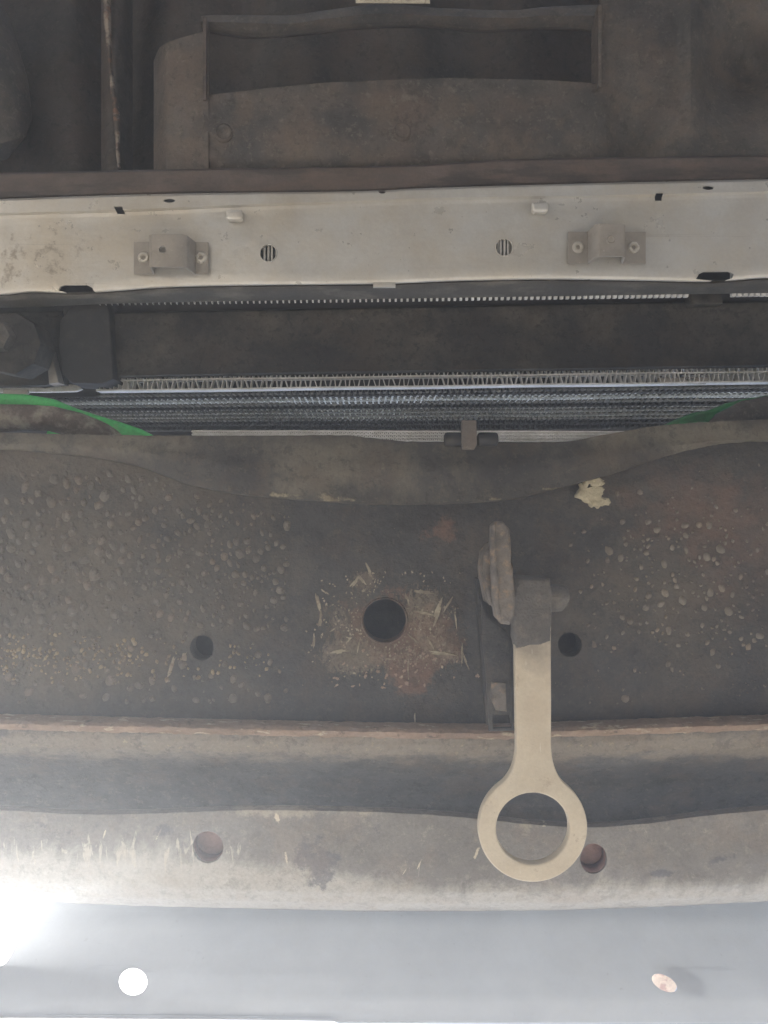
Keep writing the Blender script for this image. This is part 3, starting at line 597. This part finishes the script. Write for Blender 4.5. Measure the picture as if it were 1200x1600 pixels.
def mount_bracket(x0, x1, hx0, hx1, y0, y1, lab, nut):
    db, dt = .5975, .5805                    # depth of the flanges and of the raised top
    g = lambda x: (x - 600) / F * db
    T = thing('mounting_bracket', lab, 'bracket', W((x0 + x1) / 2, (y0 + y1) / 2, db), 'zinc brackets riveted to the aluminium panel')
    pr = [(g(x0), db), (g(hx0) - .0012, db), (g(hx0), db - .0014), (g(hx0) + .0015, dt + .0016), (g(hx0) + .003, dt), (g(hx1) - .003, dt), (g(hx1) - .0012, dt + .0014), (g(hx1) + .0016, db - .0014), (g(hx1) + .003, db), (g(x1), db)]
    th = .0016; ya, yb = (y0 - 800) / F * db, (y1 - 800) / F * db
    bm = bmesh.new(); F1 = []
    cols = []
    for i, (x, d) in enumerate(pr):
        p, q = pr[max(i-1, 0)], pr[min(i+1, len(pr)-1)]; t = Vector((q[0]-p[0], q[1]-p[1])).normalized(); nn = Vector((-t.y, t.x))
        cols.append([bm.verts.new((x, ya, CZ + d)), bm.verts.new((x, yb, CZ + d)), bm.verts.new((x - nn.x * th, yb, CZ + d - nn.y * th)), bm.verts.new((x - nn.x * th, ya, CZ + d - nn.y * th))])
    for a, b in zip(cols, cols[1:]):
        for k in range(4): bm.faces.new((a[k], a[(k+1) % 4], b[(k+1) % 4], b[k]))
    bm.faces.new(cols[0]); bm.faces.new(list(reversed(cols[-1])))
    bmesh.ops.recalc_face_normals(bm, faces=bm.faces)
    bmesh.ops.bevel(bm, geom=[e for e in bm.edges if e.calc_face_angle(0) > 1.2], offset=.0003, segments=2, affect='EDGES')
    me = bpy.data.meshes.new('b'); bm.to_mesh(me); bm.free()
    xm = (hx0 + hx1) / 2; ym = (y0 + y1) / 2
    if nut: me = cut(me, [prism(ell(255, 391, 5.6, 5.6, 20), dt - .01, dt + .01)])
    smooth(me, 40); link('hat_strap', me, M['bracket'], T)
    if not nut: link('dimple', lathe_mesh(Vector((g(xm) , (ya + yb) / 2, CZ + dt - th)), [(.0003, -.0001), (.0022, -.0002), (.0028, -.0008), (.0034, 0), (.0034, .0005), (.0003, .0005)], 20), M['bracket'], T)
    for xr in ((x0 + hx0) / 2 - 1, (x1 + hx1) / 2 + 2):
        c = Vector((g(xr), (ya + yb) / 2 - .0003, CZ + db - th))
        rv = link('rivet', lathe_mesh(c, [(.0016, .003), (.0016, -.0006), (.0024, -.0016), (.0036, -.0015), (.0046, -.0004), (.0048, .0002)], 24), M['rivet'], T)
        link('rivet_core', lathe_mesh(c + Vector((0, 0, .0012)), [(.0002, 0), (.0016, .0002), (.0016, .001)], 12), M['blackplastic'], rv)
mount_bracket(210, 326, 243, 300, 379, 429, 'left zinc bracket on the aluminium panel, with an open hole through its raised middle', True)
mount_bracket(887, 1008, 920, 966, 363, 413, 'right zinc bracket on the aluminium panel, with only a shallow dimple in its raised middle', False)

# ------------------------------------------------------------------ finned cores
def ribbon(px0, px1, pitch, yA, yB, d, depth, th, slope=0, lean=0, jitter=0):
    """One corrugated fin strip: folds between two rails, seen end-on, depth metres tall."""
    n = int((px1 - px0) / pitch); bm = bmesh.new(); pr = []
    for i in range(2 * n):
        x = px0 + pitch * (i / 2) + random.uniform(-jitter, jitter); up = (i % 2 == 0)
        yy = (yA if up else yB) + slope * (x - 600)
        for s in (-.16, .16):
            p = W(x + s * pitch, yy, d); pr.append(p)
    cols = []
    for i, p in enumerate(pr):
        a, b = pr[max(0, i-1)], pr[min(len(pr)-1, i+1)]; t = (b - a).normalized(); nn = Vector((-t.y, t.x, 0)) * th / 2
        dz = Vector((0, lean, depth))
        cols.append([bm.verts.new(p + nn), bm.verts.new(p - nn), bm.verts.new(p - nn + dz), bm.verts.new(p + nn + dz)])
    for a, b in zip(cols, cols[1:]):
        for k in range(4): bm.faces.new((a[k], a[(k+1) % 4], b[(k+1) % 4], b[k]))
    bmesh.ops.recalc_face_normals(bm, faces=bm.faces)
    me = bpy.data.meshes.new('fin'); bm.to_mesh(me); bm.free(); return me
def rail(px0, px1, y, d, hpx, depth, slope=0, lean=0, nx=24, wob=.35):
    k = lambda x: y + slope * (x - 600)
    ys = [(x, k(x) + wob * math.sin(x * .02 + y)) for x in np.linspace(px0, px1, nx)]
    me = loft_mesh([cur([(a, b - hpx / 2) for a, b in ys], d), cur([(a, b + hpx / 2) for a, b in ys], d)], px0, px1, nx, 1, depth)
    if lean:
        for i, v in enumerate(me.vertices):
            if i >= len(me.vertices) // 2: v.co.y += lean
    return me
SL = -.0135
T = thing('oil_cooler', 'row of bright aluminium cooler fins between two rails, just below the black bar', 'cooler', W(600, 590, .66))
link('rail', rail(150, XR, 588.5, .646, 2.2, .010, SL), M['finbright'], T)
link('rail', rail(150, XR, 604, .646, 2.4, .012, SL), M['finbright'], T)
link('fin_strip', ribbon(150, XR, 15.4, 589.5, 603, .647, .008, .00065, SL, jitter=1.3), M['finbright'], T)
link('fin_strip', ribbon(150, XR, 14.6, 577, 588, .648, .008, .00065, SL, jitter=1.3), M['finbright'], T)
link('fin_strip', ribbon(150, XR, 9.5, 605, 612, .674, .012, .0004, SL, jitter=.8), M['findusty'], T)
link('backing', loft_mesh([cur([(150, 578), (XR, 556)], .688), cur([(150, 618), (XR, 600)], .688)], 150, XR, 8, 1, .002), M['dark'], T)
T = thing('radiator', 'deep dusty radiator core of stacked tubes and fins seen through the slot', 'radiator', W(600, 640, .8))
ROWS = [(613, .69, 0), (618.5, .71, 2), (625, .73, 2), (631, .755, 0), (638, .78, 1), (644, .80, 1), (650, .825, 1), (656, .85, 0), (663, .88, 0), (671, .91, 0)]  # bright near rows, dark deep rows: light and shade put into fin colours
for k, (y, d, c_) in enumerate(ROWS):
    m_ = (M['finshade'], M['findusty'], M['finmid'])[c_]; t = k / 9.
    link('tube', rail(-120, XR, y, d, 1.7 if c_ else 1.3, .02, SL * (1 - .8 * t), nx=40, wob=.5), (M['finshade'], M['finmid'], M['finbright'])[c_], T)
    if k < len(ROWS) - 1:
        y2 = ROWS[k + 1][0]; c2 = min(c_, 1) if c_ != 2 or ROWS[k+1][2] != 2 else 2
        link('fin_strip', ribbon(-120, XR, 9.0 * .76 / d, y + 1.0, y2 - 1.6, d + .004, .014, .0009, SL * (1 - .8 * t), jitter=.9), (M['finshade'], M['findusty'], M['finmid'])[c2], T)
link('header', loft_mesh([cur([(-200, 596), (XR, 582)], .93), cur(700, .93)], -200, XR, 8, 1, .01), M['dark'], T)
T = thing('condenser', 'thin bright strip of condenser fins showing between the radiator and the crossmember', 'condenser', W(700, 680, .78))
for k, y in enumerate((673.5, 678.5, 683.5, 688.5)):
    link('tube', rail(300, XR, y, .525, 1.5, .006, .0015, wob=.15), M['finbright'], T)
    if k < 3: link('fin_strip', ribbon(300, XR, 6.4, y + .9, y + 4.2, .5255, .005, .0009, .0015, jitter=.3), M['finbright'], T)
link('backing', rail(300, XR, 683, .533, 22, .002, .0015), M['finshade'], T)
# cooler behind the aluminium panel, its fin ends showing in the slit and through the vent holes
T = thing('intercooler', 'dark cooler behind the aluminium panel, its fin tips dotted along the narrow slit', 'cooler', W(600, 420, .64))
bm = bmesh.new(); x = -200
while x < 1420:
    if 1078 < x < 1148 or 88 < x < 152: x += 9.3; continue
    s = SL * (x - 600); a = W(x - 1.5, 362 + s, .614); b = W(x + 1.5, 470 + s, .618)
    r = bmesh.ops.create_cube(bm, size=1)
    for v in r['verts']:
        v.co = Vector((a.x if v.co.x < 0 else b.x, a.y if v.co.y < 0 else b.y, CZ + ((.605 if v.co.y < b.y - .012 else .618) if v.co.z < 0 else .6215)))
    x += 9.3
me = bpy.data.meshes.new('fins'); bm.to_mesh(me); bm.free()
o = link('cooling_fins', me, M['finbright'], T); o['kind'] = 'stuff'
link('core', loft_mesh([cur([(XL, 350), (XR, 330)], .632), cur([(XL, 505), (XR, 482)], .655)], XL, XR, 8, 1, .02), M['blackplastic'], T)

# ------------------------------------------------------------------ black bar
T = thing('cross_bar', 'long black rubber coated bar smeared with dry dirt, between the aluminium panel and the fins', 'bar', W(600, 530, .64))
bt = [(170, 488), (400, 484), (700, 478), (1000, 472), (1200, 470), (1460, 465)]
bb = [(170, 590), (400, 586), (620, 582), (900, 578), (1200, 573), (1460, 569)]
me = loft_mesh([cur(bt, .650), cur(shift(bt, 1), .6415), cur(shift(bt, 3), .6392), cur([(a, b * .5 + c[1] * .5) for (a, b), c in zip(bt, [(0, 590), (0, 586), (0, 582), (0, 577.5), (0, 573), (0, 569)])], .6385), cur(shift(bb, -3), .6385), cur(shift(bb, -1), .640), cur(bb, .645)],
               171, XR, 160, 5, .004, lambda x, y: .0007 * fbm(Vector((x * .02, y * .03, 41)), 4), jag=.5); smooth(me, 45)
link('bar_body', me, M['black'], T)
# small black saddle on the slit at the right
link('saddle', plate_mesh([[(1076, 452), (1128, 450), (1130, 474), (1080, 476)]], .628, .012, .0015), M['black'], T)

# ------------------------------------------------------------------ black holder at the left end of the bar
T = thing('bar_holder', 'black plastic holder clamping the left end of the dirty bar, with a big grimy bolt', 'holder', W(90, 530, .63))
me = plate_mesh([[(112, 476), (166, 474), (171, 486), (177, 592), (160, 600), (112, 599), (98, 585), (92, 545), (94, 500)]], .628, .03, .0012, None, 3)
link('clamp_block', roughen(me, .0002, 200), M['blackplastic'], T)
link('clamp_block', plate_mesh([[(96, 463), (162, 466), (166, 490), (98, 492)]], .634, .02, .002), M['blackplastic'], T)
link('back_plate', plate_mesh([[(-220, 492), (12, 488), (98, 486), (100, 600), (40, 603), (-220, 606)]], .645, .01, .001), M['black'], T)
link('gusset', plate_mesh([[(71, 540), (76, 538), (92, 598), (76, 600)]], .634, .012, .0012), M['bracket'], T)
c = W(14, 536, .60)
ws = link('washer', roughen(lathe_mesh(c, [(.001, -.001), (.021, -.001), (.0245, .001), (.0255, .004), (.024, .03), (.001, .03)], 9), .0004, 200), M['black'], T)
link('bolt_head', roughen(lathe_mesh(c + Vector((-.006, -.004, -.008)), [(.001, -.001), (.011, -.001), (.0125, .001), (.0128, .008), (.001, .008)], 6), .0004, 200), M['mud'], ws)

T = thing('metal_clip', 'bright white metal clip strip under the left end of the black bar', 'clip', W(100, 604, .64))
link('strip', plate_mesh([[(-220, 598), (20, 600), (70, 606), (110, 600), (122, 602), (128, 608), (118, 612), (60, 613), (-220, 615)]], .655, .004, .001), M['finbright'], T)
link('hook_end', plate_mesh([[(145, 598), (175, 594), (206, 596), (211, 609), (150, 609), (144, 604)], [(152, 601), (167, 601), (167, 606), (154, 606)]], .655, .004, .001), M['finbright'], T)
link('lug', plate_mesh([[(4, 608), (42, 609), (44, 614), (38, 620), (10, 621), (4, 616)]], .648, .004, .001), M['bracket'], T)
T = thing('metal_clip', 'flat grey metal clip over the right end of the bright fins', 'clip', W(1068, 594, .65))
link('strip', plate_mesh([[(1029, 590), (1098, 589), (1110, 591), (1103, 600), (1028, 600)], [(1070, 590.5), (1082, 590.5), (1090, 594), (1074, 595)]], .648, .003, .0006), M['bracket'], T)
link('insert', plate_mesh([[(1056, 581), (1132, 580), (1134, 584), (1056, 586)]], .650, .003, .0006), M['blackplastic'], T)

# ------------------------------------------------------------------ green straps and pipes at the ends of the slot
T = tag(link('green_strap', roughen(plate_mesh([[(-220, 600), (0, 614), (40, 617), (85, 624), (118, 638), (150, 649), (188, 659), (215, 669), (240, 682), (160, 690), (134, 672), (112, 655), (92, 644), (60, 638), (0, 637), (-220, 634)]], .60, .012, .004, lambda x, y: .006 * math.sin(x * 30), 4), .0006, 60), M['green']),
        'bright green coated strap curving along the left end of the slot', 'strap')
tag(link('green_strap', roughen(plate_mesh([[(1030, 668), (1060, 654), (1085, 645), (1112, 640), (1140, 628), (1200, 617), (1460, 600), (1460, 606), (1200, 623), (1155, 631), (1128, 643), (1110, 662), (1100, 680), (1040, 680)]], .62, .012, .003, None, 4), .0005, 60), M['green_shaded']),
        'shade-darkened green strap rising to the right end of the slot', 'strap')
tag(link('green_tab', plate_mesh([[(74, 668), (100, 668), (112, 690), (70, 690)]], .59, .006, .001), M['green']), 'small green tab peeking out under the muddy pipe at the left', 'tab')
tag(link('muddy_pipe', roughen(tube_mesh([W(x, y, d) for x, y, d in ((-220, 650, .585), (-100, 652, .585), (0, 654, .585), (40, 652, .585), (80, 655, .587), (120, 664, .59), (160, 680, .60), (200, 700, .61))], [.011, .011, .0105, .0098, .0098, .010, .010, .009], 20, True), .0008, 90), M['hose']),
    'brown muddy pipe below the green strap at the left end', 'pipe')
tag(link('control_arm', roughen(tube_mesh([W(x, y, d) for x, y, d in ((1100, 690, .60), (1130, 664, .60), (1165, 647, .60), (1210, 640, .60), (1300, 632, .60), (1450, 620, .60))], [.008, .010, .011, .0115, .012, .012], 20, True), .0006, 90), M['panel']),
    'grimy brown arm under the shade-darkened green strap at the right end', 'arm')

# ------------------------------------------------------------------ rubber mount on the lip
T = thing('drain_mount', 'small brown tab between two black rubber rollers on the upper lip', 'mount', W(735, 680, .49))
link('tab', roughen(plate_mesh([[(722, 656), (745, 656), (746, 694), (741, 702), (724, 702), (721, 690)]], .484, .007, .001, None), .0003, 200), M['panel'], T)
for x0, x1 in ((694, 722), (746, 778)):
    a, b = W(x0, 686.5, .489), W(x1, 686.5, .489); t = (b - a).normalized()
    r = .0045
    link('roller', tube_mesh([a, a + t * .0006, a + t * .0018, b - t * .0018, b - t * .0006, b], [r * .6, r * .9, r, r, r * .9, r * .6], 20), M['blackplastic'], T)

# ------------------------------------------------------------------ engine subframe at the top
T = thing('subframe', 'grimy brown subframe panel with a long rectangular opening at the top of the picture', 'subframe', W(600, 200, .62))
def pd(x, y):
    v = .0012 * fbm(Vector((x * .01, y * .012, 51)), 3)
    v += .040 * math.exp(-((x - 1160) / 60.) ** 2 - ((y - 110) / 75.) ** 2)      # hollow at the right
    v -= .012 * math.exp(-((x - 1082) / 16.) ** 2) * (1 if y < 150 else max(0, 1 - (y - 150) / 60.))
    v += .024 * math.exp(-((x - 985) / 40.) ** 2 - ((y - 220) / 90.) ** 2)
    v += .006 * math.exp(-((y - 272) / 18.) ** 2)
    v -= .004 * math.exp(-((x - 480) / 60.) ** 2 - ((y - 200) / 60.) ** 2)
    return v
me = loft_mesh([cur([(240, -200), (XR, -200)], .635), cur(0, .625), cur(120, .620), cur(200, .618), cur(275, .622)], 318, XR, 200, 12, .004, pd)
op = [(250, -260), (938, -260), (938, 10), (938, 60), (938, 135), (870, 132), (800, 129), (700, 127), (600, 131), (500, 136), (400, 146), (325, 155), (250, 160)]
me = cut(me, [prism(op, .55, .70)]); smooth(me, 40)
link('face_panel', me, M['panel'], T)
me = loft_mesh([cur([(238, 100), (250, 74), (280, 60), (326, 47)], [(238, .66), (262, .628), (326, .618)]), cur(150, [(238, .655), (262, .626), (326, .617)]), cur(275, [(238, .65), (262, .628), (326, .621)])], 240, 326, 40, 10, .004, lambda x, y: .0006 * fbm(Vector((x * .03, y * .03, 3))) - .003 * math.exp(-((y - 215) / 10.) ** 2)); smooth(me, 50)
link('side_collar', me, M['panel'], T)
lt = [(314, 26), (340, 24), (450, 25), (500, 18), (600, 8), (680, 13), (800, 17), (850, 12), (938, 8)]
lb = [(314, 46), (400, 58), (480, 52), (560, 43), (650, 40), (760, 48), (860, 43), (938, 50)]
me = loft_mesh([cur(shift(lt, -1), .628), cur(lt, .622), cur([(a, b * .6 + hermite(lb)(a) * .4) for a, b in lt], .618), cur(shift(lb, -4), .628), cur(lb, .64)], 314, 938, 100, 4, .003, lambda x, y: .001 * fbm(Vector((x * .03, y * .03, 6)))); smooth(me, 50)
link('top_lip', me, M['panel'], T)
me = loft_mesh([cur([(318, 26), (326, 26)], .612), cur([(318, 50), (326, 50)], .612), cur([(318, 156), (327, 156)], .616)], 317, 322, 3, 6, .008); smooth(me, 40)
link('edge_flange', me, M['flangebrown'], T)
link('edge_flange', loft_mesh([cur(8, .608), cur(30, .610), cur(136, .616)], 934.5, 940, 3, 6, .02), M['panel'], T)
me = loft_mesh([cur([(XL, 278), (0, 270), (240, 265), (650, 258), (800, 249), (1200, 242), (1460, 236)], .618), cur([(XL, 281), (0, 273), (240, 268), (650, 261), (800, 252), (1200, 245), (1460, 239)], .610), cur([(a, b - 3) for a, b in ctop], .609), cur([(a, b + 4) for a, b in ctop], .612)], XL, XR, 180, 4, .002,
               lambda x, y: .0007 * fbm(Vector((x * .01, y * .03, 61)), 3), jag=.4); smooth(me, 40)
link('lower_flange', me, M['flangebrown'], T)
for px, py in ((350, 208), (628, 206)):
    link('plug', roughen(lathe_mesh(W(px, py, .619), [(.0005, -.0008), (.004, -.001), (.006, -.0022), (.0075, -.001), (.008, .003), (.0005, .003)], 24), .0002, 300), M['panel'], T)
link('paper_label', plate_mesh([[(555, -14), (670, -14), (672, 5), (556, 4)]], .610, .0008, .0002), M['paper'], T)

T = thing('inner_bay', 'dark rust streaked inner sheet metal behind the opening and at the upper left', 'sheet metal', W(200, 150, .7))
def idp(x, y):
    v = .02 * math.sin(x * .035 + 1) * (1 if x < 240 else .4) + .004 * fbm(Vector((x * .01, y * .01, 71)), 3)
    v -= .05 * math.exp(-((x - 20) / 55.) ** 2 - ((y - 120) / 110.) ** 2)
    return v
me = loft_mesh([cur(-220, .76), cur(60, .74), cur(160, .73), cur(285, .70)], XL, XR, 200, 8, .004, idp); smooth(me, 60)
link('inner_sheet', me, M['under'], T)
me = loft_mesh([cur(-200, .70), cur(100, .685), cur(268, .665)], 158, 196, 12, 24, .02, lambda x, y: .012 * ((x - 177) / 19.) ** 2 + .0015 * fbm(Vector((x * .1, y * .03, 5)), 3)); smooth(me, 60)
ss = link('seam_strip', me, M['under'], T)
me = tube_mesh([W(166, -200, .69), W(168, 20, .682), W(172, 100, .675), (W(182, 180, .668)), W(186, 262, .66)], [.0018, .0028, .0018, .0022, .0012], 10, True, .0015)
link('weld_bead', roughen(me, .0008, 200, 0, 3), M['weld'], ss)
me = tube_mesh([W(-160, -60, .66), W(-60, 60, .66), W(-40, 130, .66), W(-20, 190, .66), W(-5, 225, .665), W(5, 245, .675)], [.05, .045, .044, .038, .026, .006], 28, True)
link('moulding', me, M['panel'], T)

# ------------------------------------------------------------------ scattering volume added to stand in for veiling lens glare
if GLARE_HAZE:
    hz = box_mesh((-21, -21, -1), (21, 21, 1.6)); m = bpy.data.materials.new('glare_volume'); m.use_nodes = True; nt = m.node_tree; nt.nodes.clear()
    v = nt.nodes.new('ShaderNodeVolumePrincipled'); v.inputs['Color'].default_value = (.85, .91, 1, 1); v.inputs['Density'].default_value = GLARE_HAZE; v.inputs['Anisotropy'].default_value = .64
    oo = nt.nodes.new('ShaderNodeOutputMaterial'); nt.links.new(v.outputs[0], oo.inputs['Volume'])
    o = link('glare_haze', hz, m); o['kind'] = 'stuff'
